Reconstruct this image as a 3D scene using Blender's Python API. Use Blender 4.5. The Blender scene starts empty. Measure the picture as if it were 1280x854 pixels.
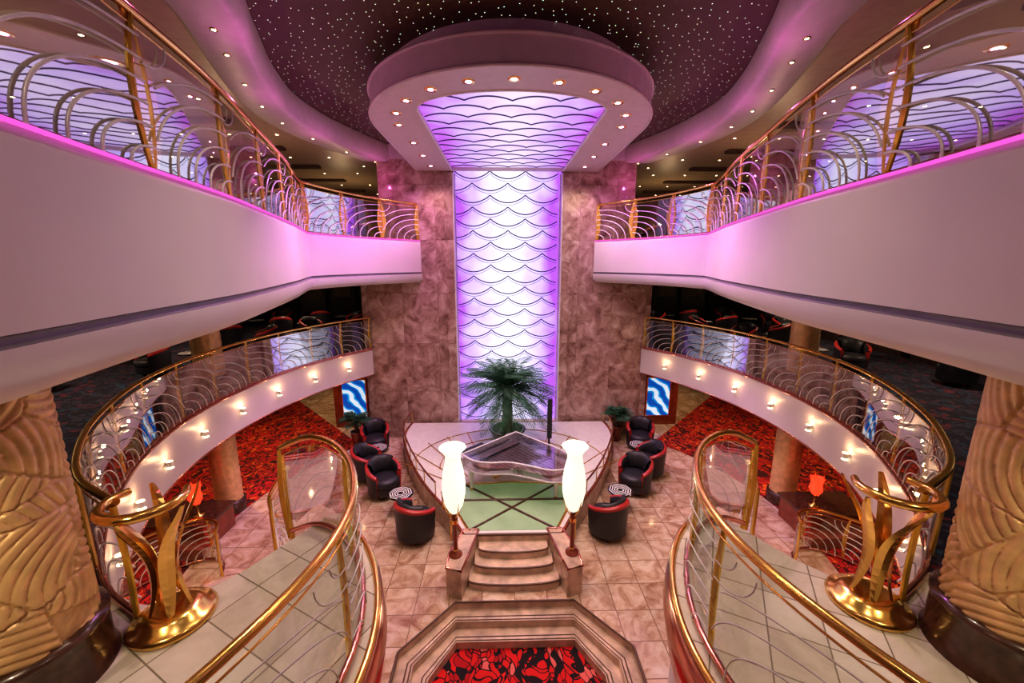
import bpy, bmesh, math, random
from mathutils import Vector, geometry
random.seed(4)
pi=math.pi
S=bpy.context.scene
# ---------------------------------------------------------------- materials
def newmat(name):
    m=bpy.data.materials.new(name); m.use_nodes=True
    nt=m.node_tree; nt.nodes.clear()
    o=nt.nodes.new('ShaderNodeOutputMaterial')
    b=nt.nodes.new('ShaderNodeBsdfPrincipled')
    nt.links.new(b.outputs[0],o.inputs[0])
    return m,nt,b,o
def L(nt,a,b): nt.links.new(a,b)
def N(nt,t,**k):
    n=nt.nodes.new(t)
    for a,v in k.items(): setattr(n,a,v)
    return n
def c4(c): return (c[0],c[1],c[2],1)
def simple(name,col,rough=.5,metal=0,emis=None,es=0,coat=0,var=.12,nscale=6,bump=0):
    m,nt,b,o=newmat(name)
    tc=N(nt,'ShaderNodeTexCoord'); nz=N(nt,'ShaderNodeTexNoise'); nz.inputs['Scale'].default_value=nscale
    nz.inputs['Detail'].default_value=3
    L(nt,tc.outputs['Object'],nz.inputs['Vector'])
    r=N(nt,'ShaderNodeValToRGB')
    r.color_ramp.elements[0].color=c4([x*(1-var) for x in col]); r.color_ramp.elements[1].color=c4([min(1,x*(1+var)) for x in col])
    r.color_ramp.elements[0].position=.3; r.color_ramp.elements[1].position=.7
    L(nt,nz.outputs['Fac'],r.inputs[0]); L(nt,r.outputs[0],b.inputs['Base Color'])
    b.inputs['Roughness'].default_value=rough; b.inputs['Metallic'].default_value=metal
    b.inputs['Coat Weight'].default_value=coat
    if emis:
        b.inputs['Emission Color'].default_value=c4(emis); b.inputs['Emission Strength'].default_value=es
    if bump:
        bp=N(nt,'ShaderNodeBump'); bp.inputs['Strength'].default_value=bump; bp.inputs['Distance'].default_value=.02
        L(nt,nz.outputs['Fac'],bp.inputs['Height']); L(nt,bp.outputs[0],b.inputs['Normal'])
    return m
def tiles(name,cols,w,h,rough=.2,joint=(.2,.15,.12),nscale=1.5,vertical=False,jw=.012,rot=0,off=0.0,dist=1.2,c2=(.76,.73,.71),shift=9):
    m,nt,b,o=newmat(name)
    tc=N(nt,'ShaderNodeTexCoord'); mp=N(nt,'ShaderNodeMapping'); L(nt,tc.outputs['Object'],mp.inputs[0])
    if vertical: mp.inputs['Rotation'].default_value=(-pi/2,0,0)
    else: mp.inputs['Rotation'].default_value=(0,0,rot)
    br=N(nt,'ShaderNodeTexBrick'); br.offset=off; br.inputs['Scale'].default_value=1
    br.inputs['Brick Width'].default_value=w; br.inputs['Row Height'].default_value=h; br.inputs['Mortar Size'].default_value=jw
    br.inputs['Color1'].default_value=(1,1,1,1); br.inputs['Color2'].default_value=c4(c2); br.inputs['Mortar'].default_value=(0.0,0.0,0.0,1)
    L(nt,mp.outputs[0],br.inputs['Vector'])
    sh=N(nt,'ShaderNodeVectorMath',operation='SCALE'); sh.inputs['Scale'].default_value=shift; L(nt,br.outputs['Color'],sh.inputs[0])
    ad=N(nt,'ShaderNodeVectorMath',operation='ADD'); L(nt,tc.outputs['Object'],ad.inputs[0]); L(nt,sh.outputs[0],ad.inputs[1])
    nz=N(nt,'ShaderNodeTexNoise'); nz.inputs['Scale'].default_value=nscale; nz.inputs['Detail'].default_value=10; nz.inputs['Distortion'].default_value=dist; nz.inputs['Roughness'].default_value=.68
    L(nt,ad.outputs[0],nz.inputs['Vector'])
    r=N(nt,'ShaderNodeValToRGB'); e=r.color_ramp.elements
    e[0].position=.33; e[1].position=.68; e[0].color=c4(cols[0]); e[1].color=c4(cols[2]); x=e.new(.5); x.color=c4(cols[1])
    L(nt,nz.outputs['Fac'],r.inputs[0])
    mx=N(nt,'ShaderNodeMix',data_type='RGBA',blend_type='MULTIPLY'); mx.inputs[0].default_value=1
    L(nt,r.outputs[0],mx.inputs[6]); L(nt,br.outputs['Color'],mx.inputs[7])
    m2=N(nt,'ShaderNodeMix',data_type='RGBA'); L(nt,br.outputs['Fac'],m2.inputs[0]); L(nt,mx.outputs[2],m2.inputs[6]); m2.inputs[7].default_value=c4(joint)
    L(nt,m2.outputs[2],b.inputs['Base Color']); b.inputs['Roughness'].default_value=rough
    return m
def carpet(name,cols,scale=3,dist=.35,pos=(.0,.42,.62,.8),stretch=(1,1,1)):
    m,nt,b,o=newmat(name)
    tc=N(nt,'ShaderNodeTexCoord')
    nz=N(nt,'ShaderNodeTexNoise'); nz.inputs['Scale'].default_value=scale*.3; nz.inputs['Detail'].default_value=0; L(nt,tc.outputs['Object'],nz.inputs['Vector'])
    mx=N(nt,'ShaderNodeVectorMath',operation='SCALE'); mx.inputs['Scale'].default_value=dist*4; L(nt,nz.outputs['Color'],mx.inputs[0])
    ad=N(nt,'ShaderNodeVectorMath',operation='ADD'); L(nt,tc.outputs['Object'],ad.inputs[0]); L(nt,mx.outputs[0],ad.inputs[1])
    mp=N(nt,'ShaderNodeMapping'); mp.inputs['Scale'].default_value=stretch; mp.inputs['Rotation'].default_value=(0,0,.7); L(nt,ad.outputs[0],mp.inputs[0])
    vo=N(nt,'ShaderNodeTexVoronoi'); vo.inputs['Scale'].default_value=scale; L(nt,mp.outputs[0],vo.inputs['Vector'])
    sp=N(nt,'ShaderNodeSeparateColor'); L(nt,vo.outputs['Color'],sp.inputs[0])
    r=N(nt,'ShaderNodeValToRGB'); r.color_ramp.interpolation='CONSTANT'; e=r.color_ramp.elements
    e[0].position=pos[0]; e[0].color=c4(cols[0]); e[1].position=pos[1]; e[1].color=c4(cols[1])
    for i in range(2,len(cols)):
        x=e.new(pos[i]); x.color=c4(cols[i])
    L(nt,sp.outputs[0],r.inputs[0])
    v2=N(nt,'ShaderNodeTexVoronoi',feature='DISTANCE_TO_EDGE'); v2.inputs['Scale'].default_value=scale; L(nt,mp.outputs[0],v2.inputs['Vector'])
    lt=N(nt,'ShaderNodeMath',operation='LESS_THAN'); lt.inputs[1].default_value=.07; L(nt,v2.outputs['Distance'],lt.inputs[0])
    m2=N(nt,'ShaderNodeMix',data_type='RGBA'); L(nt,lt.outputs[0],m2.inputs[0]); L(nt,r.outputs[0],m2.inputs[6]); m2.inputs[7].default_value=c4(cols[0])
    L(nt,m2.outputs[2],b.inputs['Base Color']); b.inputs['Roughness'].default_value=.95
    return m
def glassmat(name,tint=(.93,.96,.96),refl=.05):
    m,nt,b,o=newmat(name); nt.nodes.remove(b)
    t=N(nt,'ShaderNodeBsdfTransparent'); t.inputs[0].default_value=c4(tint)
    g=N(nt,'ShaderNodeBsdfGlossy'); g.inputs['Roughness'].default_value=.02; g.inputs[0].default_value=(1,1,1,1)
    lw=N(nt,'ShaderNodeLayerWeight'); lw.inputs[0].default_value=.3
    ma=N(nt,'ShaderNodeMath',operation='MULTIPLY_ADD'); ma.inputs[1].default_value=.5; ma.inputs[2].default_value=refl; ma.use_clamp=True
    L(nt,lw.outputs['Fresnel'],ma.inputs[0])
    x=N(nt,'ShaderNodeMixShader'); L(nt,ma.outputs[0],x.inputs[0]); L(nt,t.outputs[0],x.inputs[1]); L(nt,g.outputs[0],x.inputs[2]); L(nt,x.outputs[0],o.inputs[0])
    return m
def emit(name,col,st):
    m,nt,b,o=newmat(name); nt.nodes.remove(b)
    e=N(nt,'ShaderNodeEmission'); e.inputs[0].default_value=c4(col); e.inputs[1].default_value=st; L(nt,e.outputs[0],o.inputs[0]); return m

M={}
M['marblefloor']=tiles('polished_marble_tile',[(.35,.18,.10),(.68,.49,.34),(.88,.77,.62)],.62,.62,.09,(.24,.14,.09),2.2,jw=.008)
M['platform']=tiles('cream_stone_tile',[(.50,.46,.35),(.62,.58,.46),(.72,.69,.57)],.42,.42,.2,(.22,.19,.13),1.2,jw=.006,rot=.5,c2=(.9,.88,.86))
M['marblewall']=tiles('rose_marble',[(.17,.085,.07),(.43,.28,.23),(.70,.55,.48)],1.2,1.75,.14,(.20,.12,.10),2.0,vertical=True,jw=.004,dist=.9,c2=(.90,.88,.87),shift=14)
M['stone']=simple('beige_stone',(.60,.44,.32),.2,var=.3,nscale=4)
M['stonedark']=simple('brown_nosing',(.12,.06,.035),.3)
M['redcarpet']=carpet('red_patterned_carpet',[(.06,.004,.004),(.55,.014,.008),(.80,.12,.012),(.36,.006,.008)],11,.10,(0,.20,.74,.90),(1,.5,1))
M['wellcarpet']=carpet('red_floral_carpet',[(.014,.006,.008),(.62,.012,.012),(.70,.14,.12),(.40,.006,.01)],9,.12,(.0,.20,.78,.84),(1,.42,1))
M['darkcarpet']=carpet('dark_lounge_carpet',[(.012,.012,.03),(.045,.04,.075),(.16,.03,.05),(.02,.07,.13)],7,.15,(0,.4,.78,.9))
M['paint']=simple('white_painted_fascia',(.68,.61,.59),.38,var=.04,nscale=1)
M['stripe']=simple('grey_reveal_stripe',(.20,.17,.20),.4)
M['ceil']=simple('painted_ceiling',(.60,.52,.51),.5,var=.05)
M['ceilwarm']=simple('deck_ceiling',(.40,.29,.20),.45,var=.1)
M['gold']=simple('polished_brass',(.90,.56,.17),.2,1,var=.12,nscale=3)
M['blade']=simple('brass_blade',(.85,.54,.09),.25,.55,var=.25,nscale=3)
M['copper']=simple('copper_trim',(.74,.34,.27),.2,1,var=.12,nscale=2)
M['rib']=simple('white_metal_rib',(.74,.72,.68),.35,.1)
M['glass']=glassmat('clear_glass')
M['acrylic']=glassmat('clear_acrylic',(.86,.84,.9),.22)
M['carved']=simple('carved_gold_plaster',(.80,.53,.25),.42,.25,var=.15,nscale=8)
M['wood']=simple('dark_wood',(.08,.035,.022),.25,var=.35,nscale=12,coat=.4)
M['redwood']=simple('mahogany',(.24,.05,.022),.25,var=.2,coat=.4)
M['black']=simple('black_leather',(.028,.028,.034),.42)
M['blacklac']=simple('black_lacquer',(.012,.012,.014),.12,coat=1)
M['redshell']=simple('red_chair_shell',(.45,.03,.025),.35)
M['white']=simple('white_inlay',(.8,.8,.8),.3)
M['lid']=simple('pearl_white_lacquer',(.78,.74,.76),.1,.1,coat=1,var=.06,nscale=2)
M['soundboard']=simple('bronze_piano_plate',(.62,.50,.46),.3,.4)
M['cream']=simple('cream_glass_floor',(.76,.72,.68),.06,var=.06)
M['green']=simple('green_lit_glass',(.30,.40,.26),.05,emis=(.35,.65,.25),es=.14,var=.12,nscale=2)
M['leaf']=simple('palm_leaf',(.05,.15,.08),.45,var=.45,nscale=5)
M['bark']=simple('palm_bark',(.12,.075,.045),.8,bump=.8,nscale=20)
M['soil']=simple('planter_soil',(.05,.03,.02),.9)
M['darkwall']=simple('dark_wood_wall',(.07,.04,.03),.35,var=.3)
M['warmwall']=simple('warm_wall',(.28,.18,.11),.5,var=.2)
M['lampglass']=simple('frosted_lamp_glass',(.8,.85,.78),.35,emis=(.88,1,.80),es=.8,var=.03)
M['redglow']=simple('red_lamp_glass',(.9,.06,.03),.3,emis=(1,.04,.012),es=1.8)
M['warmdot']=emit('warm_downlight',(1,.72,.40),14)
M['purpledot']=emit('purple_downlight',(1,.45,.85),14)
M['magenta']=emit('magenta_glow_trim',(1,.14,.75),.9)  # emission imitates pink light caught on the upper rail base, no lamp
M['sconce']=emit('sconce_glow',(1,.75,.45),6)
M['keyw']=simple('ivory_keys',(.85,.84,.8),.25)
def starmat():
    m,nt,b,o=newmat('starlit_ceiling')
    tc=N(nt,'ShaderNodeTexCoord'); vo=N(nt,'ShaderNodeTexVoronoi'); vo.inputs['Scale'].default_value=5.2; vo.voronoi_dimensions='2D'
    L(nt,tc.outputs['Object'],vo.inputs['Vector'])
    lt=N(nt,'ShaderNodeMath',operation='LESS_THAN'); lt.inputs[1].default_value=.036; L(nt,vo.outputs['Distance'],lt.inputs[0])
    ms=N(nt,'ShaderNodeMath',operation='MULTIPLY'); ms.inputs[1].default_value=2.6; L(nt,lt.outputs[0],ms.inputs[0])
    mx=N(nt,'ShaderNodeMix',data_type='RGBA'); mx.inputs[0].default_value=.35; mx.inputs[6].default_value=(.8,1,.7,1); L(nt,vo.outputs['Color'],mx.inputs[7])
    L(nt,mx.outputs[2],b.inputs['Emission Color']); L(nt,ms.outputs[0],b.inputs['Emission Strength'])
    b.inputs['Base Color'].default_value=(.088,.048,.028,1); b.inputs['Roughness'].default_value=.6
    return m
M['stars']=starmat()
def panelmat(name,st,horizontal=False):
    m,nt,b,o=newmat(name); nt.nodes.remove(b)
    tc=N(nt,'ShaderNodeTexCoord'); sp=N(nt,'ShaderNodeSeparateXYZ'); L(nt,tc.outputs['Object'],sp.inputs[0])
    ab=N(nt,'ShaderNodeMath',operation='ABSOLUTE'); L(nt,sp.outputs['X'],ab.inputs[0])
    dv=N(nt,'ShaderNodeMath',operation='DIVIDE'); dv.inputs[1].default_value=1.8; L(nt,ab.outputs[0],dv.inputs[0])
    nz=N(nt,'ShaderNodeTexNoise'); nz.inputs['Scale'].default_value=1.1; nz.inputs['Detail'].default_value=2; L(nt,tc.outputs['Object'],nz.inputs['Vector'])
    ma=N(nt,'ShaderNodeMath',operation='MULTIPLY_ADD'); ma.inputs[1].default_value=.9; ma.inputs[2].default_value=-.45; L(nt,nz.outputs['Fac'],ma.inputs[0])
    ad=N(nt,'ShaderNodeMath',operation='ADD'); L(nt,dv.outputs[0],ad.inputs[0]); L(nt,ma.outputs[0],ad.inputs[1])
    r=N(nt,'ShaderNodeValToRGB'); e=r.color_ramp.elements
    if horizontal:
        e[0].color=(.82,.66,1,1); e[0].position=.1; e[1].color=(.50,.12,.70,1); e[1].position=1.1; x=e.new(.6); x.color=(.62,.40,.95,1)
    else:
        e[0].color=(.82,.78,1,1); e[0].position=.1; e[1].color=(.42,.10,.82,1); e[1].position=.95; x=e.new(.6); x.color=(.60,.46,1,1)
    L(nt,ad.outputs[0],r.inputs[0])
    em=N(nt,'ShaderNodeEmission'); em.inputs[1].default_value=st; L(nt,r.outputs[0],em.inputs[0]); L(nt,em.outputs[0],o.inputs[0]); return m
M['panel']=panelmat('backlit_scale_glass',1.3)
M['panelc']=panelmat('backlit_canopy_glass',1.1,True)
M['panelline']=simple('scale_mullion',(.07,.05,.14),.4,.3)
def artmat():
    m,nt,b,o=newmat('blue_wave_art')
    tc=N(nt,'ShaderNodeTexCoord'); wv=N(nt,'ShaderNodeTexWave',bands_direction='DIAGONAL'); wv.inputs['Scale'].default_value=1.0; wv.inputs['Distortion'].default_value=7; L(nt,tc.outputs['Object'],wv.inputs[0])
    r=N(nt,'ShaderNodeValToRGB'); r.color_ramp.interpolation='CONSTANT'; e=r.color_ramp.elements; e[0].color=(0,.08,.45,1); e[1].color=(.7,.85,1,1); e[1].position=.75; x=e.new(.35); x.color=(0,.3,.75,1)
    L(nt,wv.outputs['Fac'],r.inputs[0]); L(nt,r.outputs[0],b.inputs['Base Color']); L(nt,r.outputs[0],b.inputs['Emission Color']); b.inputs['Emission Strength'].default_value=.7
    return m
M['art']=artmat()
# ---------------------------------------------------------------- mesh builder
class MB:
    def __init__(s): s.v=[];s.f=[];s.m=[];s.sm=[];s.mats=[]
    def mi(s,k):
        if k not in s.mats: s.mats.append(k)
        return s.mats.index(k)
    def add(s,vs,fs,mat,smooth=False):
        o=len(s.v); s.v+= [tuple(p) for p in vs]; i=s.mi(mat)
        for f in fs: s.f.append(tuple(o+j for j in f)); s.m.append(i); s.sm.append(smooth)
    def box(s,c,d,mat,rz=0):
        x,y,z=[k/2 for k in d]; vs=[]
        for a,b,e in ((-1,-1,-1),(1,-1,-1),(1,1,-1),(-1,1,-1),(-1,-1,1),(1,-1,1),(1,1,1),(-1,1,1)):
            px,py=a*x,b*y; vs.append((c[0]+px*math.cos(rz)-py*math.sin(rz),c[1]+px*math.sin(rz)+py*math.cos(rz),c[2]+e*z))
        s.add(vs,[(0,3,2,1),(4,5,6,7),(0,1,5,4),(1,2,6,5),(2,3,7,6),(3,0,4,7)],mat)
    def prism(s,poly,z0,z1,top,side=None,bot=None,holes=(),holeside=None):
        side=side or top; bot=bot or side
        loops=[poly]+list(holes)
        tri=geometry.tessellate_polygon([[Vector((p[0],p[1],0)) for p in l] for l in loops])
        allp=[p for l in loops for p in l]
        s.add([(p[0],p[1],z1) for p in allp],tri,top); s.add([(p[0],p[1],z0) for p in allp],tri,bot)
        for li,l in enumerate(loops):
            n=len(l); vs=[(p[0],p[1],z0) for p in l]+[(p[0],p[1],z1) for p in l]
            s.add(vs,[(i,(i+1)%n,n+(i+1)%n,n+i) for i in range(n)],(holeside or side) if li else side)
    def ribbon(s,pts,z0,z1,mat,smooth=True,closed=False):
        n=len(pts); vs=[(p[0],p[1],z0) for p in pts]+[(p[0],p[1],z1) for p in pts]
        s.add(vs,[(i,(i+1)%n,n+(i+1)%n,n+i) for i in range(n if closed else n-1)],mat,smooth)
    def grid(s,rows,mat,smooth=True,closeu=False):
        n=len(rows[0]); vs=[p for r in rows for p in r]; fs=[]
        for i in range(len(rows)-1):
            for j in range(n if closeu else n-1):
                fs.append((i*n+j,i*n+(j+1)%n,(i+1)*n+(j+1)%n,(i+1)*n+j))
        s.add(vs,fs,mat,smooth)
    def tube(s,pts,r,mat,n=6,caps=True):
        pts=[Vector(p) for p in pts]; k=len(pts)
        if k<2: return
        rr=r if hasattr(r,'__len__') else [r]*k
        T=[(pts[min(i+1,k-1)]-pts[max(i-1,0)]).normalized() for i in range(k)]
        u=T[0].cross(Vector((0,0,1)))
        if u.length<.1: u=T[0].cross(Vector((1,0,0)))
        u.normalize(); rows=[]
        for i in range(k):
            u=(u-T[i]*u.dot(T[i])).normalized(); w=T[i].cross(u)
            rows.append([tuple(pts[i]+(u*math.cos(2*pi*j/n)+w*math.sin(2*pi*j/n))*rr[i]) for j in range(n)])
        s.grid(rows,mat,True,True)
        if caps: s.add(rows[0],[tuple(range(n))],mat); s.add(rows[-1],[tuple(range(n))],mat)
    def lathe(s,prof,c,mat,n=24,smooth=True):
        rows=[[(c[0]+r*math.cos(2*pi*j/n),c[1]+r*math.sin(2*pi*j/n),c[2]+z) for j in range(n)] for r,z in prof]
        s.grid(rows,mat,smooth,True)
    def mesh(s,name):
        me=bpy.data.meshes.new(name); me.from_pydata(s.v,[],s.f)
        for k in s.mats: me.materials.append(M[k])
        me.polygons.foreach_set('material_index',s.m); me.polygons.foreach_set('use_smooth',s.sm)
        bm=bmesh.new(); bm.from_mesh(me); bmesh.ops.recalc_face_normals(bm,faces=bm.faces); bm.to_mesh(me); bm.free()
        me.update(); return me
    def obj(s,name,loc=(0,0,0),rz=0):
        ob=bpy.data.objects.new(name,s.mesh(name)); S.collection.objects.link(ob); ob.location=loc; ob.rotation_euler[2]=rz; return ob
def inst(name,me,loc,rz=0,sc=1):
    ob=bpy.data.objects.new(name,me); S.collection.objects.link(ob); ob.location=loc; ob.rotation_euler[2]=rz; ob.scale=(sc,)*3; return ob
def cr(pts,n=8):
    pts=[Vector(p) if len(p)==3 else Vector((p[0],p[1],0)) for p in pts]; out=[]
    for i in range(len(pts)-1):
        p0=pts[max(i-1,0)];p1=pts[i];p2=pts[i+1];p3=pts[min(i+2,len(pts)-1)]
        for j in range(n):
            t=j/n; out.append(.5*((2*p1)+(p2-p0)*t+(2*p0-5*p1+4*p2-p3)*t*t+(3*p1-p0-3*p2+p3)*t**3))
    out.append(pts[-1].copy()); return out
def mir(pts): return [(-p[0],)+tuple(p[1:]) for p in pts]
class Path:
    def __init__(s,pts):
        s.p=pts; s.d=[0]
        for a,b in zip(pts,pts[1:]): s.d.append(s.d[-1]+math.hypot(b[0]-a[0],b[1]-a[1]))
        s.L=s.d[-1]
    def at(s,x):
        x=max(0,min(s.L,x))
        for i in range(len(s.d)-1):
            if x<=s.d[i+1]+1e-9:
                t=(x-s.d[i])/max(1e-9,s.d[i+1]-s.d[i]); return s.p[i].lerp(s.p[i+1],t)
        return s.p[-1].copy()
    def tan(s,x):
        t=s.at(x+.05)-s.at(x-.05); t.z=0; return t.normalized()
def railing(name,pts,H=1.15,bay=1.25,side=1,railr=.032,flip=False,blade=1.0,base='copper',rr=.0095,twin=False,fans=True):
    P=Path(pts); mb=MB(); n=max(1,round(P.L/bay)); bl=P.L/n
    ns=max(12,int(P.L/.16))
    ss=[P.L*i/ns for i in range(ns+1)]
    mb.tube([P.at(x)+Vector((0,0,H)) for x in ss],railr,'gold',10)
    mb.tube([P.at(x)+Vector((0,0,.05)) for x in ss],.028,base,6)
    mb.tube([P.at(x)+Vector((0,0,H-.10)) for x in ss],.008,'gold',5)
    rows=[[tuple(P.at(x)+Vector((0,0,.06))) for x in ss],[tuple(P.at(x)+Vector((0,0,H-.1))) for x in ss]]
    mb.grid(rows,'glass')
    for i in range(n+1):
        s0=bl*i; c=P.at(s0); t=P.tan(s0); nn=Vector((-t.y,t.x,0))*side
        r=[]
        for k in range(13):
            u=k/12; z=u*H-.02; w=(.020+.036*math.sin(pi*u*.92+.1))*blade; off=.02; sh=.055*math.sin(pi*u)*min(blade,1.5)
            q=c+nn*(off)+t*sh+Vector((0,0,z)); th=.024
            r.append([tuple(q-t*w-nn*th*.3),tuple(q-nn*th),tuple(q+t*w-nn*th*.3),tuple(q+t*w+nn*th*.3),tuple(q+nn*th),tuple(q-t*w+nn*th*.3)])
        mb.grid(r,'blade',False,True)
        if twin:
            r2=[]
            for k in range(13):
                u=k/12; z=u*H-.02; w=(.014+.018*math.sin(pi*u)); sh=-.10*math.sin(pi*u)
                q=c-nn*.01+t*sh+Vector((0,0,z)); th=.012
                r2.append([tuple(q-t*w),tuple(q-nn*th),tuple(q+t*w),tuple(q+nn*th)])
            mb.grid(r2,'blade',False,True)
        if i<n:
            for q in (.22,.42,.62,.82,1.02,1.22):
                arc=[]
                for k in range(19):
                    a=pi/2*k/18; ds=bl*q*math.cos(a)*.98; z=(H-.12)*q*.74*math.sin(a)**.9+.05
                    if ds>bl*.97 or z>H-.11: continue
                    x=(s0+bl-ds) if not flip else s0+ds
                    arc.append(P.at(x)-nn*.03+Vector((0,0,z)))
                mb.tube(arc,rr,'rib',5)
            for q in ((.3,.55) if fans else (.4,)):
                arc=[]
                for k in range(11):
                    a=pi/2*k/10; ds=bl*(1-q*math.cos(a)*.6); z=(H-.12)*(1-q*math.sin(a)*.55)
                    if z>H-.1: continue
                    x=(s0+bl-ds) if not flip else s0+ds
                    arc.append(P.at(x)-nn*.03+Vector((0,0,z)))
                mb.tube(arc,rr*.85,'rib',5)
    return mb.obj(name)
# ---------------------------------------------------------------- outlines
ZM=3.3; ZU=6.95; YB=-6; YF=22; XW=13
ringL=[(-4.75,13.7),(-5.6,12.3),(-6.22,10.6),(-6.42,9),(-6.32,7.5),(-5.92,6.1),(-5.2,4.75),(-4.55,3.9),(-3.95,3.32),(-3.3,2.95)]
ringS=cr(ringL,6)
upA=cr([(-2.2,-2),(-2.45,.8),(-2.65,1.9),(-2.88,3.0),(-3.15,4.4),(-3.6,6),(-4.15,7.8),(-4.65,9.2),(-4.92,10.0)],6)
upB=cr([(-4.92,10.0),(-4.6,11.2),(-3.95,12.5),(-2.98,13.72)],6)
upS=upA+upB[1:]
starS=cr([(-2.6,-2),(-3.0,1),(-3.3,4),(-3.6,5.9),(-4.0,7),(-4.55,8.6),(-4.8,10.1),(-4.5,11.9),(-3.8,13.7)],6)
T=lambda ps:[(p[0],p[1]) for p in ps]
outer=[(-XW,YB),(XW,YB),(XW,YF),(-XW,YF)]
well=[(-1.12,6.45),(1.12,6.45),(1.95,5.5),(1.95,-2.5),(-1.95,-2.5),(-1.95,5.5)]
mb=MB(); mb.prism(outer,-.6,0,'marblefloor','stone',holes=[well]); mb.obj('floor')
def inset(k):
    return [(-1.12+.12*k,6.45-k),(1.12-.12*k,6.45-k),(1.95-.95*k,5.5-.42*k),(1.95-.95*k,-2.5+k),(-1.95+.95*k,-2.5+k),(-1.95+.95*k,5.5-.42*k)]
mb=MB()
for i,(k0,k1) in enumerate(((0,.27),(.27,.54))):
    z=-.15*(i+1); mb.prism(inset(k0),z-.15,z,'stone','stone',holes=[inset(k1)])
    for kk in (k1-.03,k1-.10):
        a=inset(kk); mb.tube([(p[0],p[1],z+.002) for p in [a[4],a[5],a[0],a[1],a[2],a[3]]],.012,'stonedark',4)
mb.tube([(p[0],p[1],.004) for p in [well[4],well[5],well[0],well[1],well[2],well[3]]],.025,'stonedark',4)
mb.obj('sunken_well_steps')
mb=MB(); mb.prism(inset(.54),-.6,-.45,'wellcarpet'); mb.obj('floor_well_carpet')
for sg,nm in ((-1,'left'),(1,'right')):
    arc=[(sg*6.95*math.cos(a),8.7+6.6*math.sin(a)) for a in [(-62+4*i)*pi/180 for i in range(27)]]
    poly=arc+[(sg*9.6,17.8),(sg*12.9,21.8),(sg*12.9,-2)]
    mb=MB(); mb.prism(poly,.0,.012,'redcarpet'); mb.obj('floor_carpet_'+nm)
holeM=[(-4.75,14.58)]+T(ringS)+[(-3.1,2.6),(-3.1,-3),(3.1,-3),(3.1,2.6)]+T(mir(ringS))[::-1]+[(4.75,14.58)]
mb=MB(); mb.prism(outer,2.4,ZM,'darkcarpet','paint','ceilwarm',holes=[holeM],holeside='paint'); mb.obj('floor_mid_deck')
for sg,nm in ((1,'left'),(-1,'right')):
    pts=[(sg*p.x,p.y) for p in ringS]
    mb=MB()
    off=[(p[0]*.995,p[1]) for p in pts]
    mb.ribbon(off,2.40,ZM+.01,'paint'); mb.tube([(p[0],p[1],ZM+.01) for p in off],.03,'copper',6); mb.tube([(p[0],p[1],2.4) for p in off],.02,'copper',6)
    mb.obj('trim_mid_fascia_'+nm)
holeU=T(upS)+[(-2.98,14.58),(2.98,14.58)]+T(mir(upS))[::-1]
mb=MB(); mb.prism(outer,5.66,ZU,'darkcarpet','paint','ceilwarm',holes=[holeU],holeside='paint'); mb.obj('floor_upper_deck')
for sg,nm in ((1,'left'),(-1,'right')):
    mb=MB(); pts=[(sg*p.x,p.y) for p in upS]
    prof=[(.00,ZU+.02),(.06,ZU+.02),(.08,ZU-.05),(.08,5.955),(.055,5.945),(.055,5.905),(.09,5.89),(.085,5.72),(.0,5.62),(-.25,5.60)]
    rows=[[(p[0]+sg*o,p[1],z) for p in pts] for o,z in prof]
    mb.grid(rows[:4],'paint'); mb.grid(rows[3:7],'stripe'); mb.grid(rows[6:],'paint')
    mb.tube([(p[0]+sg*.075,p[1],ZU+.03) for p in pts],.016,'magenta',5)  # glowing tube stands in for the pink-lit rail base
    mb.obj('trim_upper_fascia_'+nm)
holeC=T(starS)+T(mir(starS))[::-1]
mb=MB(); mb.prism(outer,9.5,10.1,'ceil','ceil','ceilwarm',holes=[holeC],holeside='ceil'); mb.obj('ceiling')
mb=MB(); mb.prism(holeC,9.95,10.05,'stars'); mb.obj('ceiling_starlit')
for sg,nm in ((1,'left'),(-1,'right')):
    pts=[(sg*p.x,p.y) for p in starS]; mb=MB()
    prof=[(0.02,9.93),(0.02,9.46),(-.12,9.42),(-.75,9.42),(-.82,9.5)]
    mb.grid([[(p[0]+sg*o,p[1],z) for p in pts] for o,z in prof],'ceil'); mb.obj('trim_ceiling_cove_'+nm)
mb=MB()
for sg in (-1,1):
    for i in range(8): mb.box((sg*9.6,3.2+2.3*i,9.46),(6.4,.28,.07),'darkwall')
mb.obj('ceiling_beams')
def wall(name,c,d,mat):
    mb=MB(); mb.box(c,d,mat); mb.obj(name)
wall('wall_left',(-XW-.1,8,4.7),(.2,28,10.8),'warmwall'); wall('wall_right',(XW+.1,8,4.7),(.2,28,10.8),'warmwall')
wall('wall_back',(0,YF+.1,4.7),(26.4,.2,10.8),'warmwall'); wall('wall_front',(0,YB-.1,4.7),(26.4,.2,10.8),'warmwall')
mb=MB()
for sg in (-1,1):
    mb.box((sg*2.98,14.17,4.97),(2.44,.82,9.94),'marblewall')
    mb.box((sg*4.6,14.2,2.82),(.8,.8,5.64),'marblewall')
    mb.box((sg*1.93,13.72,4.55),(.28,.14,9.1),'marblewall')
    mb.box((sg*1.775,13.72,4.6),(.035,.18,9.0),'rib')
mb.box((0,14.45,5),(3.6,.2,9.9),'marblewall')
mb.box((0,13.95,.3),(3.5,.5,.6),'stone')
mb.obj('wall_marble_feature')
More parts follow.
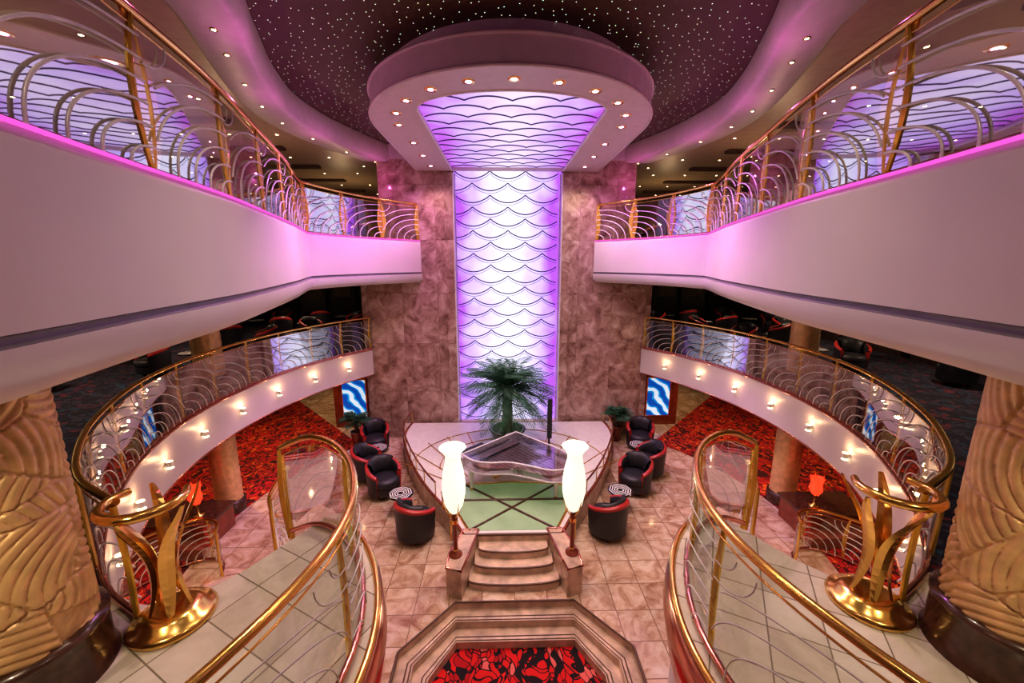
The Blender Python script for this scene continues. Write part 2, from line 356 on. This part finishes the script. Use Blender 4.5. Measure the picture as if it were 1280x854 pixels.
# light panel
mb=MB(); mb.box((0,13.95,4.9),(3.52,.06,8.6),'panel')
rh=.375; sw=3.5/3
for k in range(23):
    zt=.75+rh*k
    for j in range(-1,4):
        for dz,rad in ((0,.018),(-.085,.007)):
            x0=-1.75+sw*j+(sw/2 if k%2 else 0); arc=[]
            for q in range(13):
                t=q/12; x=x0+sw*t
                if abs(x)>1.75: continue
                arc.append((x,13.88,zt+.20-.24*math.sin(pi*t)**.8+dz))
            if len(arc)>1: mb.tube(arc,rad,'panelline',4)
for x in (-1.73,1.73): mb.tube([(x,13.88,.6),(x,13.88,9.1)],.02,'rib',6)
mb.obj('backlit_scale_wall_panel')
# canopy
outc=[(-2.9,13.7)]+[(-2.9*math.cos(a),9.5-2.9*math.sin(a)) for a in [pi*i/40 for i in range(41)]]+[(2.9,13.7)]
inn=[(-1.78,13.55),(-1.82,8.45)]+[(-1.82*math.cos(a),8.45-.98*math.sin(a)) for a in [pi*i/24 for i in range(1,24)]]+[(1.82,8.45),(1.78,13.55)]
mb=MB(); mb.prism(outc,9.15,9.6,'ceil','ceil','ceil',holes=[inn])
neck=[(p[0]*.9,13.7-(13.7-p[1])*.95) for p in outc]; mb.prism(neck,9.6,9.95,'ceil')
o2=[(p[0]*1.004,p[1]-.01) for p in outc]; mb.tube([(p[0],p[1],9.16) for p in o2],.03,'ceil',6); mb.tube([(p[0],p[1],9.59) for p in o2],.03,'ceil',6)
mb.tube([(p[0],p[1],9.15) for p in inn],.025,'rib',6)
mb.prism(inn,9.24,9.28,'panelc')
for k in range(14):
    yy=13.4-.44*k
    for j in range(-1,5):
        w=3.56/4; x0=-1.78+w*j+(w/2 if k%2 else 0); arc=[]
        for q in range(11):
            t=q/10; x=x0+w*t; y=yy-.20*math.sin(pi*t)**.8
            lim=8.45-.98*math.sqrt(max(0,1-(x/1.82)**2)) if abs(x)<1.8 else 99
            if abs(x)>1.78 or y<lim: continue
            arc.append((x,y,9.22))
        if len(arc)>1: mb.tube(arc,.014,'panelline',4)
dl=[]
for i in range(11):
    a=pi*(i+.0)/10; dl.append((-2.38*math.cos(a),9.3-2.25*math.sin(a)))
dl+=[(-2.35,10.6),(2.35,10.6),(-2.35,11.8),(2.35,11.8),(-2.35,13.0),(2.35,13.0)]
for x,y in dl:
    mb.lathe([(.001,0),(.05,0)],(x,y,9.142),'purpledot',12); mb.lathe([(.05,-.006),(.10,-.012),(.11,0)],(x,y,9.15),'gold',16)
mb.obj('ceiling_canopy')
# ---------------------------------------------------------------- railings
for sg in (1,-1):
    f=lambda ps:[Vector((sg*p.x,p.y,p.z)) for p in ps]
    up=[Vector((p.x+.0,p.y,ZU)) for p in upS]
    railing('balcony_railing',f(up[3:]),1.18,1.45,side=sg,railr=.035,blade=2.3,rr=.011,twin=True,fans=False)
    rg=[Vector((p.x,p.y,ZM)) for p in ringS]
    railing('balcony_railing',f(rg),1.12,1.15,side=-sg,rr=.008,blade=.9)
    pr=cr([(-3.0,-.6,ZM),(-2.55,.1,ZM),(-2.08,.75,ZM),(-1.7,1.35,ZM),(-1.43,2.1,ZM),(-1.40,2.8,ZM),(-1.62,3.45,ZM),(-1.98,3.95,ZM),(-2.35,4.15,ZM),(-2.75,4.3,ZM-.2)],6)
    railing('stair_railing',f(pr),1.12,1.1,side=sg,flip=True,blade=.7,rr=.006)
    ctr=cr([(-2.75,3.52),(-3.5,4.3),(-4.3,5.3),(-5.0,6.5),(-5.3,7.4)],8); P=Path(ctr); n=18
    mb=MB()
    for i in range(n):
        a,b=P.at(P.L*i/n),P.at(P.L*(i+1)/n); ta,tb=P.tan(P.L*i/n),P.tan(P.L*(i+1)/n); z=ZM-ZM/n*(i+1)
        if z<.02: z=.02
        q=[]
        for c,t in ((a,ta),(b,tb)):
            nn=Vector((t.y,-t.x,0))
            q+= [(sg*(c+nn*.6).x,(c+nn*.6).y),(sg*(c-nn*.55).x,(c-nn*.55).y)]
        mb.prism([q[0],q[1],q[3],q[2]],max(0,z-.4),z,'stone','stone')
        mb.tube([(q[0][0],q[0][1],z+.16),(q[1][0],q[1][1],z+.16)],.012,'stonedark',4)
    mb.obj('curved_staircase')
    srr=[]
    for i in range(3,25):
        s_=P.L*i/24; c=P.at(s_); t=P.tan(s_); nn=Vector((t.y,-t.x,0)); q=c+nn*.6; srr.append(Vector((q.x,q.y,ZM-ZM*i/24)))
    railing('stair_railing',f(srr),1.05,1.1,side=sg,blade=.7)
    low=cr([(-7.5,6.7,0),(-7.1,7.3,0),(-6.6,7.65,0),(-6.15,7.55,0),(-5.95,7.2,0)],6)
    railing('stair_railing',f(low),1.0,.8,side=sg,blade=.7)
    plat=T(cr([(-3.0,-.6),(-2.5,.1),(-2.0,.75),(-1.62,1.35),(-1.34,2.1),(-1.31,2.8),(-1.53,3.5),(-1.92,4.05),(-2.35,4.25)],5))+[(-2.75,3.5),(-3.12,3.05),(-3.5,3.12),(-3.95,3.3),(-4.3,2.6),(-4.45,1.5),(-4.45,-.6)]
    plat=[(sg*p[0],p[1]) for p in plat]
    mb=MB(); mb.prism(plat,ZM-.35,ZM+.02,'platform','copper','paint')
    ed=plat[:41]
    rows=[[(p[0]+sg*o,p[1]+o*.3,z) for p in ed] for o,z in ((0.02,ZM+.03),(.07,ZM),(.09,ZM-.25),(.03,ZM-.6),(-.05,ZM-.62))]
    mb.grid(rows,'copper'); mb.ribbon([(p[0]-sg*.03,p[1]-.02) for p in ed],0,ZM-.6,'paint')
    mb.tube([(p[0]+sg*.03,p[1],ZM+.03) for p in ed],.03,'gold',6)
    mb.obj('stair_landing')
    # newel
    mb=MB()
    mb.lathe([(.001,0),(.30,0),(.31,.03),(.28,.06),(.24,.07),(.22,.11),(.15,.13),(.001,.14)],(0,0,0),'gold',28)
    for j in range(5):
        a=2*pi*j/5+.3; r=[]
        for k in range(17):
            u=k/16; rad=.15-.085*math.sin(pi*min(1,u*1.1))+.17*u**2.4; w=.018+.038*math.sin(pi*u)**.8 if 0<u<1 else .018; z=.1+u*1.02
            b=a+.7*u; ca,sa=math.cos(b),math.sin(b)
            q=Vector((rad*ca,rad*sa,z)); t=Vector((-sa,ca,0)); nn=Vector((ca,sa,0))*.012
            r.append([tuple(q-t*w),tuple(q-nn),tuple(q+t*w),tuple(q+nn)])
        mb.grid(r,'gold',False,True)
    arc=[((-.05+.27*math.cos(a))*sg,.27*math.sin(a),1.12) for a in [(-210+18*i)*pi/180 for i in range(15)]]
    mb.tube(arc,[.028+.012*math.sin(pi*i/14) for i in range(15)],'gold',10)
    mb.obj('brass_newel_post',(sg*-3.02,2.95,ZM+.02),0)
    # landing column
    random.seed(11)
    R=.37; H=2.0; C=[(random.uniform(-pi,pi),random.uniform(-.2,H+.2),random.uniform(0,2*pi)) for _ in range(30)]
    mb=MB(); rows=[]; nu,nv=240,200
    for iv in range(nv+1):
        z=H*iv/nv; row=[]
        for iu in range(nu):
            th=2*pi*iu/nu-pi; best=9e9; bc=None; sec=9e9
            for c in C:
                dx=(th-c[0]+pi)%(2*pi)-pi; dd=math.hypot(dx*R,z-c[1])
                if dd<best: sec=best; best=dd; bc=(dx,c)
                elif dd<sec: sec=dd
            dx,c=bc; fx=.55*math.cos(c[2]); fy=.55*math.sin(c[2])
            q=math.hypot(dx*R-fx,z-c[1]-fy)
            hgt=.030*abs(math.sin(q*pi/.066))**.4
            if sec-best<.012: hgt*=.15
            r=R+hgt; row.append((r*math.cos(th),r*math.sin(th),.42+z))
        rows.append(row)
    mb.grid(rows,'carved',True,True)
    mb.lathe([(.46,0),(.46,.03),(.435,.06),(.435,.36),(.45,.38),(.45,.42),(.36,.43)],(0,0,0),'wood',40)
    mb.obj('carved_column',(sg*-3.62,2.45,ZM))
    for zb,ht in ((0,2.39),(ZM,2.34)):
        mb=MB(); mb.lathe([(.36,0),(.36,.3),(.31,.32)],(0,0,0),'wood',24)
        rows=[]
        for iv in range(60):
            z=.32+(ht-.34)*iv/59; rows.append([((.29+.018*abs(math.sin(6*th+9*math.sin(2.2*z+th))))*math.cos(th),(.29+.018*abs(math.sin(6*th+9*math.sin(2.2*z+th))))*math.sin(th),z) for th in [2*pi*q/48 for q in range(48)]])
        mb.grid(rows,'carved',True,True); mb.obj('carved_column',(sg*-7.25,9.5,zb))
    mb=MB(); mb.box((0,0,.28),(1.5,.9,.56),'redwood'); mb.box((0,0,.58),(1.6,1.0,.05),'wood'); mb.box((0,-.6,.12),(1.7,.35,.24),'redwood'); mb.obj('wood_plinth',(sg*-7.5,8.45,.012))
    mb=MB(); mb.lathe([(.001,0),(.12,0),(.11,.03),(.025,.05),(.022,.28),(.05,.3),(.001,.3)],(0,0,0),'gold',16)
    mb.lathe([(.03,.3),(.08,.36),(.10,.45),(.075,.56),(.11,.68),(.14,.72)],(0,0,0),'redglow',18)
    for j in range(5):
        a=2*pi*j/5; mb.tube([(.05*math.cos(a),.05*math.sin(a),.3),(.12*math.cos(a),.12*math.sin(a),.45),(.10*math.cos(a),.10*math.sin(a),.58),(.15*math.cos(a),.15*math.sin(a),.78)],[.02,.03,.02,.004],'redglow',5)
    mb.obj('red_glass_lamp',(sg*-7.15,8.35,.617))
    P=Path(ringS); mb=MB(); 
    for i in range(8):
        s_=1.0+i*1.32; c=P.at(s_); t=P.tan(s_); nn=Vector((-t.y,t.x,0)); 
        if nn.dot(Vector((0,8.7,0))-c)<0: nn=-nn
        q=c+nn*.09; x,y=sg*q.x,q.y
        mb.lathe([(.015,-.07),(.05,-.02),(.055,.06)],(x,y,2.85),'rib',10); mb.lathe([(.001,0),(.05,0)],(x,y,2.90),'sconce',10); mb.lathe([(.03,-.09),(.055,-.075)],(x,y,2.86),'sconce',10)
        l=bpy.data.lights.new('sconce_light','POINT'); l.energy=2.6; l.color=(1,.6,.3); l.shadow_soft_size=.03
        o=bpy.data.objects.new('sconce_light',l); S.collection.objects.link(o); q=c+nn*.17; o.location=(sg*q.x,q.y,2.99)
    mb.obj('fascia_sconces')
    mb=MB(); mb.box((0,0,1.15),(1.55,.12,2.3),'redwood'); mb.box((0,-.07,1.15),(.95,.02,1.6),'gold'); mb.box((0,-.085,1.15),(.86,.02,1.5),'art'); mb.box((.72*sg,-.1,1.15),(.16,.12,2.3),'wood'); mb.obj('framed_wave_art',(sg*-5.85,14.75,0))
# ---------------------------------------------------------------- dais
D=[(-1.05,7.55),(-1.5,8.4),(-2.1,9.3),(-2.6,10.2),(-3.05,11.2),(-3.4,12.2),(-3.5,13.0),(-3.45,13.62)]
Ds=cr(D,5); poly=T(Ds)+T(mir(Ds))[::-1]; ZD=.6
mb=MB(); mb.prism(poly,0,ZD,'cream','stone')
mb.tube([(p.x,p.y,ZD) for p in Ds],.04,'redwood',6); mb.tube([(-p.x,p.y,ZD) for p in Ds],.04,'redwood',6); mb.tube([(-1.05,7.55,ZD),(1.05,7.55,ZD)],.03,'stonedark',6)
g=[(-.95,7.68),(-1.3,8.4),(-1.75,9.15),(-1.2,9.5),(0,9.6),(1.2,9.5),(1.75,9.15),(1.3,8.4),(.95,7.68)]
mb.prism(g,ZD,ZD+.008,'green')
for a,b in (((-.95,7.68),(1.2,9.5)),((.95,7.68),(-1.2,9.5)),((-1.5,8.8),(1.5,8.8))):
    mb.tube([(a[0],a[1],ZD+.01),(b[0],b[1],ZD+.01)],.035,'wood',4)
mb.tube([(p[0],p[1],ZD+.01) for p in g],.03,'gold',6)
for i in range(-6,7):
    if abs(i)<2: continue
    a=i*.2; x=math.sin(a); y=math.cos(a)
    mb.tube([(x*1.6,9.9+(y-1)*1+.3,ZD+.008),(max(-3.3,min(3.3,x*3.6)),9.6+y*3.4,ZD+.008)],.018,'gold',4)
for rr in (1.9,2.7): 
    pts=[(rr*math.sin(a)*1.05,10.6+rr*.9*math.cos(a),ZD+.008) for a in [(-100+10*i)*pi/180 for i in range(21)]]
    mb.tube(pts,.018,'gold',4)
mb.obj('stage_dais')
for sg in (1,-1):
    mb=MB(); pts=[Vector((sg*p.x,p.y,ZD)) for p in Ds[8:]]
    P=Path(pts); mb.tube([(p.x,p.y,ZD+.42) for p in pts],.025,'copper',8)
    mb.grid([[(p.x,p.y,ZD+.03) for p in pts],[(p.x,p.y,ZD+.4) for p in pts]],'glass')
    for i in range(8):
        c=P.at(P.L*i/7); mb.tube([(c.x,c.y,ZD-.02),(c.x,c.y,ZD+.42)],.014,'gold',6)
    mb.obj('dais_railing')
mb=MB()
for i,(w,y0) in enumerate(((.72,7.32),(.80,7.06),(.90,6.80))):
    z=.45-.15*i
    front=[(w*math.cos(a)*-1,y0-.13*math.sin(a)) for a in [pi*k/14 for k in range(15)]]
    pl=[(-w,7.6)]+front+[(w,7.6)]
    mb.prism(pl,z-.15,z,'stone'); mb.tube([(p[0],p[1],z) for p in front],.022,'stonedark',5)
for sg in (-1,1):
    blk=[(sg*.74,7.7),(sg*1.08,7.7),(sg*1.28,7.0),(sg*1.30,6.6),(sg*1.0,6.5),(sg*.90,6.95)]
    mb.prism(blk,0,.62,'stone'); mb.tube([(p[0],p[1],.62) for p in blk]+[(blk[0][0],blk[0][1],.62)],.025,'copper',6)
mb.obj('dais_steps')
def lamp():
    mb=MB()
    mb.lathe([(.001,0),(.13,0),(.13,.03),(.06,.05),(.045,.1),(.045,.75),(.06,.78),(.06,.84),(.035,.88),(.05,.93),(.12,.98)],(0,0,0),'redwood',20)
    mb.lathe([(.062,.7),(.066,.74),(.062,.78)],(0,0,0),'gold',20); mb.lathe([(.05,.1),(.055,.12),(.05,.14)],(0,0,0),'gold',20)
    mb.lathe([(.06,.93),(.10,.97),(.17,1.1),(.22,1.35),(.225,1.55),(.195,1.8),(.145,2.02),(.14,2.1),(.17,2.2),(.25,2.28),(.24,2.29),(.13,2.12)],(0,0,0),'lampglass',32)
    for j in range(4):
        a=2*pi*j/4+.5; mb.tube([(.06*math.cos(a),.06*math.sin(a),.85),(.17*math.cos(a),.17*math.sin(a),1.02),(.23*math.cos(a),.23*math.sin(a),1.25)],[.012,.012,.005],'gold',5)
    return mb.mesh('floor_lamp')
lm=lamp()
for sg in (-1,1):
    inst('floor_lamp',lm,(sg*1.15,6.95,.62))
    l=bpy.data.lights.new('lamp_bulb','POINT'); l.energy=26; l.color=(1,.85,.6); l.shadow_soft_size=.02
    o=bpy.data.objects.new('lamp_bulb',l); S.collection.objects.link(o); o.location=(sg*1.15,6.95,3.0)
    mb=MB()
    for k in range(2):
        mb.tube(cr([(sg*1.18,7.02,1.35-.25*k),(sg*1.33,7.5,1.4-.25*k),(sg*1.53,8.1,1.35-.25*k),(sg*1.6,8.35,1.0-.2*k),(sg*1.6,8.42,.62)],6),.02,'gold',8)
    mb.tube([(sg*1.3,7.45,.55),(sg*1.3,7.45,1.4)],.018,'gold',6)
    mb.obj('brass_handrail')
# clear acrylic grand piano
mb=MB()
ol=cr([(-.78,-.75),(-.80,0),(-.80,.7),(-.66,1.12),(-.35,1.25),(-.05,1.1),(.12,.7),(.32,.25),(.62,-.05),(.78,-.35),(.78,-.75)],6)
body=T(ol); mb.ribbon(body,.62,.92,'acrylic',False,True)
mb.prism([(p[0]*.98,p[1]*.98) for p in body],.62,.66,'lid')
inner=[(p[0]*.86,p[1]*.88) for p in body]; mb.prism(inner,.74,.77,'soundboard')
for i in range(12):
    x=-.60+.10*i
    ymax=max([p[1] for p in inner if abs(p[0]-x)<.12] or [0])
    mb.tube([(x,-.5,.79),(x*.9,ymax*.9,.79)],.006,'blacklac',4)
mb.tube([(-.62,-.45,.80),(.6,-.45,.80)],.02,'blacklac',5)
lid=[(p[0]*1.03,p[1]*1.02) for p in body]; mb.prism(lid,.945,.955,'acrylic'); mb.tube([(p[0],p[1],.948) for p in lid]+[(lid[0][0],lid[0][1],.948)],.022,'lid',6)
mb.tube([(p[0],p[1],.63) for p in body]+[(body[0][0],body[0][1],.63)],.022,'lid',6)
mb.box((0,-.86,.68),(1.6,.26,.12),'lid'); mb.box((0,-.88,.755),(1.28,.16,.025),'keyw')
for i in range(36):
    if i%7 in (2,6): continue
    mb.box((-.62+i*.0355+.018,-.85,.775),(.018,.10,.02),'blacklac')
for sg in (-1,1): mb.box((sg*.74,-.87,.76),(.13,.28,.14),'lid')
for x,y in ((-.68,-.6),(.68,-.6),(-.35,.95)):
    mb.tube([(x,y,.62),(x,y,.35),(x,y,.05)],[.07,.05,.035],'lid',10); mb.lathe([(.001,0),(.04,0),(.04,.05),(.02,.06)],(x,y,0),'gold',10)
mb.tube([(-.06,-.5,.62),(-.06,-.5,.12)],.015,'gold',6); mb.tube([(.06,-.5,.62),(.06,-.5,.12)],.015,'gold',6); mb.box((0,-.52,.1),(.25,.12,.06),'gold')
pn=mb.obj('grand_piano',(.05,9.35,ZD+.008),pi+.75); pn.scale=(1.2,1.12,1.0)
mb=MB(); mb.box((0,0,.44),(.8,.36,.1),'black')
for a in (-.34,.34):
    for b in (-.13,.13): mb.tube([(a,b,0),(a,b,.4)],.022,'blacklac',6)
mb.obj('piano_bench',(-1.0,10.55,ZD+.008),.75)
mb=MB(); mb.lathe([(.001,0),(.16,0),(.15,.03),(.03,.05),(.03,1.0)],(0,0,0),'blacklac',16); mb.box((0,0,1.25),(.14,.14,1.2),'blacklac'); mb.box((0,-.075,1.25),(.11,.01,1.14),'black'); mb.obj('column_speaker',(1.15,10.9,ZD))
def plant(nf,trunk,rad,droop,leafw,seed,potr=.35,poth=.4,nleaf=22,pot='wood',lw=.017,emin=-.1):
    random.seed(seed); mb=MB()
    mb.lathe([(.001,0),(potr*.75,0),(potr,poth*.9),(potr*1.06,poth),(potr*.9,poth),(potr*.88,poth*.88)],(0,0,0),pot,28)
    mb.lathe([(.001,poth*.9),(potr*.9,poth*.88)],(0,0,0),'soil',20)
    if trunk>0:
        prof=[]
        for i in range(25):
            u=i/24; prof.append(((.17-.04*u+.02*(i%2))*(1 if trunk>.6 else .4),poth*.85+u*trunk))
        mb.lathe(prof,(0,0,0),'bark',14)
    top=poth*.85+trunk
    for i in range(nf):
        a=2.4*i+random.uniform(-.2,.2); el=random.uniform(emin,1.4); Lf=rad*random.uniform(.85,1.15)
        d=Vector((math.cos(a),math.sin(a),0)); side=Vector((-d.y,d.x,0)); pts=[]
        for k in range(nleaf+1):
            u=k/nleaf; r=Lf*u*math.cos(el)*(1-.1*u)+.30*Lf*max(0,math.sin(el))*u*u; z=Lf*math.sin(el)*u*(1-.25*u)-droop*Lf*u*u*(1-.3*el)
            pts.append(Vector((0,0,top))+d*r+Vector((0,0,z)))
        mb.tube(pts[::2],[.014*(1-.8*k/(nleaf//2)) for k in range(len(pts[::2]))],'leaf',4)
        for k in range(2,nleaf):
            u=k/nleaf; ll=leafw*math.sin(pi*min(1,u*.9+.12))**.7; tt=(pts[k+1]-pts[k-1]).normalized()
            for s2 in (-1,1):
                b=pts[k]; tip=b+(side*s2*.8+tt*.75)*ll+Vector((0,0,-.25*ll+random.uniform(-.03,.03))); m1=b+(tip-b)*.45+Vector((0,0,.04*ll)); wv=tt*lw
                mb.add([b-wv*.5,m1-wv,tip,m1+wv],[(0,1,2,3)],'leaf')
    return mb
plant(90,1.4,1.70,.42,.42,3,.55,.45,nleaf=24,lw=.020,emin=-.5).obj('potted_palm',(-.05,12.05,ZD))
def p2(nm,loc,sd): plant(26,.45,.60,.35,.26,sd,.20,.55,16,'redwood',emin=.3,lw=.02).obj(nm,loc)
p2('potted_fern',(-5.25,13.1,0),5); p2('potted_fern',(3.88,13.34,0),8)
def tub():
    mb=MB(); A=[(-128+8*i)*pi/180 for i in range(33)]
    def top(a): return .80-.22*abs(a/2.23)**1.6
    def pt(a,r,z): return (r*math.sin(a),-r*math.cos(a)+.02,z)
    outw=[[pt(a,.36+.03*u,.12+(top(a)-.12)*u) for a in A] for u in (0,.25,.5,.75,.93,1)]
    inw=[[pt(a,.29,.2+(top(a)-.2)*u) for a in A] for u in (1,.6,0)]
    mb.grid(outw[:5],'black'); mb.grid(outw[4:],'redshell'); mb.grid([outw[-1],[pt(a,.355,top(a)+.035) for a in A],[pt(a,.32,top(a)+.02) for a in A]],'redshell'); mb.grid([[pt(a,.32,top(a)+.02) for a in A]]+inw,'black')
    for a in (A[0],A[-1]):
        mb.add([pt(a,.29,.12),pt(a,.36,.12),pt(a,.39,top(a)),pt(a,.29,top(a))],[(0,1,2,3)],'redshell')
    mb.lathe([(.001,.12),(.33,.12),(.345,.16),(.345,.30)],(0,.03,0),'black',28)
    mb.lathe([(.30,.28),(.335,.33),(.335,.42),(.29,.47),(.15,.485),(.001,.487)],(0,.05,0),'black',28)
    B=[(-70+10*i)*pi/180 for i in range(15)]
    rows=[]
    for u,r in ((.46,.285),(.5,.20),(.62,.185),(.74,.20),(.86,.25),(.88,.30),(.80,.32)):
        rows.append([pt(a,r+.02*abs(a),u-.05*abs(a)) for a in B])
    mb.grid(rows,'black')
    for i in range(4):
        a=pi/4+i*pi/2; mb.tube([(.24*math.cos(a),.24*math.sin(a),0),(.22*math.cos(a),.22*math.sin(a),.14)],.025,'wood',6)
    return mb.mesh('tub_chair')
tm=tub()
def table():
    mb=MB(); mb.lathe([(.001,0),(.2,0),(.19,.03),(.04,.06),(.035,.48),(.12,.52),(.001,.52)],(0,0,0),'blacklac',20)
    mb.lathe([(.001,.52),(.31,.52),(.32,.535),(.31,.55),(.001,.55)],(0,0,0),'blacklac',32)
    for i in range(8):
        a=2*pi*i/8; 
        def q(r,d): return (r*math.cos(a+d),r*math.sin(a+d),.553)
        for r in (.08,.14,.2,.26):
            mb.add([q(r,0),q(r+.026,0),q(r+.006,.39),q(r-.02,.39)],[(0,1,2,3)],'white'); mb.add([q(r-.02,.39),q(r+.006,.39),q(r+.026,.785),q(r,.785)],[(0,1,2,3)],'white')
    return mb.mesh('side_table')
bm_=table()
def face(x,y,tx,ty): return math.atan2(ty-y,tx-x)-pi/2
for sg in (-1,1):
    for (x,y),(tx,ty) in (((4.5,12.7),(3.9,10.8)),((4.2,10.95),(3.2,10.9)),((3.48,10.1),(2.4,9.0)),((2.25,8.3),(1.6,9.4))):
        inst('tub_chair',tm,(sg*x,y,0),face(sg*x,y,sg*tx,ty),1.2)
    inst('side_table',bm_,(sg*4.15,11.82,0)); inst('side_table',bm_,(sg*2.8,9.25,0))
    random.seed(7)
    for z,lst in ((ZM,[(-8.2,13.5),(-9.6,13.8),(-7.6,15.5),(-9,16),(-10.8,15.2),(-6.6,17.4),(-8.3,18),(-10.2,18.4),(-11.3,12.6),(-9.5,10.6),(-11,9.2),(-6.2,19.5),(-11.4,16.8)]),(ZU,[(-7,14.5),(-8.6,15.6),(-6,17),(-9.5,13),(-8,10.5)])):
        for x,y in lst:
            inst('tub_chair',tm,(-sg*x,y,z),random.uniform(0,6.28),1.05)
        for x,y in lst[::3]: inst('side_table',bm_,(-sg*x-sg*.75,y+.35,z))
for sg,nm in ((-1,'left'),(1,'right')):
    mb=MB()
    for i in range(6):
        y=6.0+i*2.4
        mb.box((sg*12.75,y,ZM+1.15),(.4,2.1,2.3),'darkwall')
        for k in range(3):
            mb.box((sg*12.53,y,ZM+.55+.55*k),(.06,1.8,.03),'gold'); mb.box((sg*12.54,y,ZM+.78+.55*k),(.01,1.6,.05),'sconce')
            for b in range(7): mb.lathe([(.001,0),(.05,0),(.05,.15),(.02,.2),(.02,.26)],(sg*12.45,y-.75+b*.25,ZM+.57+.55*k),['white','redshell','gold'][b%3],8)
    mb.obj('display_shelving')
    mb=MB()
    for i in range(5): mb.box((sg*(5.6+i*1.55),21.8,ZM+1.2),(1.3,.3,2.3),'darkwall'); mb.box((sg*(5.6+i*1.55),21.62,ZM+1.5),(.9,.04,.7),'warmwall')
    mb.obj('wood_wall_panelling')
def dots(name,pts,z,mat='warmdot',r=.04):
    mb=MB()
    for x,y in pts:
        mb.lathe([(.001,0),(r,0)],(x,y,z-.012),mat,10); mb.lathe([(r,-.012),(r*1.7,-.014),(r*1.8,0)],(x,y,z),'gold',12)
    mb.obj(name)
P=[]; 
for sg in (-1,1):
    for i in range(6):
        for j in range(8):
            x=5.9+i*1.2+.4*math.sin(j); y=4.35+j*2.3
            if y<22: P.append((sg*x,y))
    for i in range(5): P.append((sg*(4.9),13+i*1.7))
dots('ceiling_downlights',P,9.5,r=.034)
Pg=[(sg*(7.4+i*1.7),4+j*2.6) for sg in (-1,1) for i in range(3) for j in range(6)]
dots('ceiling_downlights',Pg,2.4); dots('ceiling_downlights',[(a,b) for a,b in Pg],5.66)
cv=[]
for i,p in enumerate(Path(starS).p[8::4]): cv+= [(p.x-.42,p.y),(-p.x+.42,p.y)]
dots('cove_downlights',cv,9.42,'warmdot',.028)
# ---------------------------------------------------------------- lights
EF=.42
def light(t,loc,e,col,size=.05,rot=None,ang=None,blend=.6,name='light',aim=None):
    l=bpy.data.lights.new(name,t); l.energy=e*EF; l.color=col; l.shadow_soft_size=size
    if ang: l.spot_size=ang; l.spot_blend=blend
    o=bpy.data.objects.new(name,l); S.collection.objects.link(o); o.location=loc
    if rot: o.rotation_euler=rot
    if aim: o.rotation_euler=(Vector(aim)-Vector(loc)).to_track_quat('-Z','Y').to_euler()
    return o
for i,(x,y) in enumerate(dl):
    light('SPOT',(x,y,9.10),350,(1,.56,.66) if i%2 else (1,.84,.68),.05,(0,0,0),2.1,.9,'canopy_downlight')
for sg in (-1,1):
    for y,aim,e in ((8.6,(-3.7,6.5,6.4),420),(10,(-4.9,9.4,6.4),380),(11.4,(-4.6,11.4,6.4),380),(12.6,(-3.4,13.2,6.4),260),(9.2,(-6.2,7.5,2.9),520),(10.8,(-6.2,10.5,2.9),520),(12.2,(-5.4,12.6,2.9),450),(8.2,(-5.4,5.0,2.9),560)):
        light('SPOT',(sg*-2.8,y,9.06),e,(.80,.20,1),.03,None,1.2,1,'violet_wash',(sg*aim[0],aim[1],aim[2]))  # added spots without fixtures, tint the upper fascia and ring violet
    for y,aim in ((12.9,(3.2,13.8,7.2)),(12.7,(2.8,13.8,4.5))):
        light('SPOT',(sg*2.5,y,9.06),90,(.85,.2,1),.03,None,1.3,1,'violet_wash',(sg*aim[0],aim[1],aim[2]))  # same added wash, turns the marble wall violet
    for x,y in ((6.8,6),(7.5,10),(7.5,14),(9.5,8),(9.5,13),(7.5,18)):
        light('SPOT',(sg*x,y,2.34),210,(1,.66,.36),.05,(0,0,0),2.5,.8,'deck_downlight')
    for x,y in ((8.5,6),(8,11),(8,16),(5.5,1.5),(10.5,9),(10.5,14)):
        light('SPOT',(sg*x,y,5.6),240,(1,.7,.5),.05,(0,0,0),2.5,.8,'deck_downlight')
    for x,y in ((5.6,4),(6.2,8),(6,12),(8.5,6),(8.5,11),(7.5,16),(6,18)):
        light('SPOT',(sg*x,y,9.4),240,(1,.70,.40),.05,(0,0,0),2.6,.8,'deck_downlight')
    for x,y in ((7,6),(7,11),(6.5,17)):
        light('POINT',(sg*x,y,8.0),110,(1,.7,.38),.01,name='uplight_fill')  # added bare points, lift the upper deck ceiling; no lamps stand here
    for i in range(6):
        p=Path(starS).at(4.0+i*2.3)
        light('POINT',(sg*(p.x+.05),p.y,8.75),24,(.95,.16,.72),.01,name='cove_tint_fill')  # added points hanging free, tint the ceiling rim magenta
    light('SPOT',(sg*3.0,1.3,5.55),125,(1,.80,.55),.06,(0,0,0),2.6,.8,'soffit_downlight')
    light('SPOT',(sg*1.6,1.0,9.85),230,(1,.80,.68),.08,(0,0,0),2.4,.8,'ceiling_downlight')  # added fill near the camera, no fixture in the star ceiling
    light('SPOT',(sg*1.4,4.5,9.85),760,(1,.80,.60),.08,(0,0,0),1.5,.9,'ceiling_downlight')  # added fill aimed at the floor, no fixture here
w=bpy.data.worlds.new('World'); S.world=w; w.use_nodes=True; w.node_tree.nodes['Background'].inputs[0].default_value=(.5,.4,.55,1); w.node_tree.nodes['Background'].inputs[1].default_value=.3
cd=bpy.data.cameras.new('camera'); cam=bpy.data.objects.new('camera',cd); S.collection.objects.link(cam)
cd.sensor_width=36; cd.lens=14.06; cd.clip_start=.05
cam.location=(-.22,0,6.3); cam.rotation_euler=(math.radians(90-11.3),0,math.radians(-1.49)); S.camera=cam
S.view_settings.view_transform='Standard'; S.view_settings.exposure=0
try: S.view_settings.look='Medium High Contrast'
except Exception: S.view_settings.look='None'
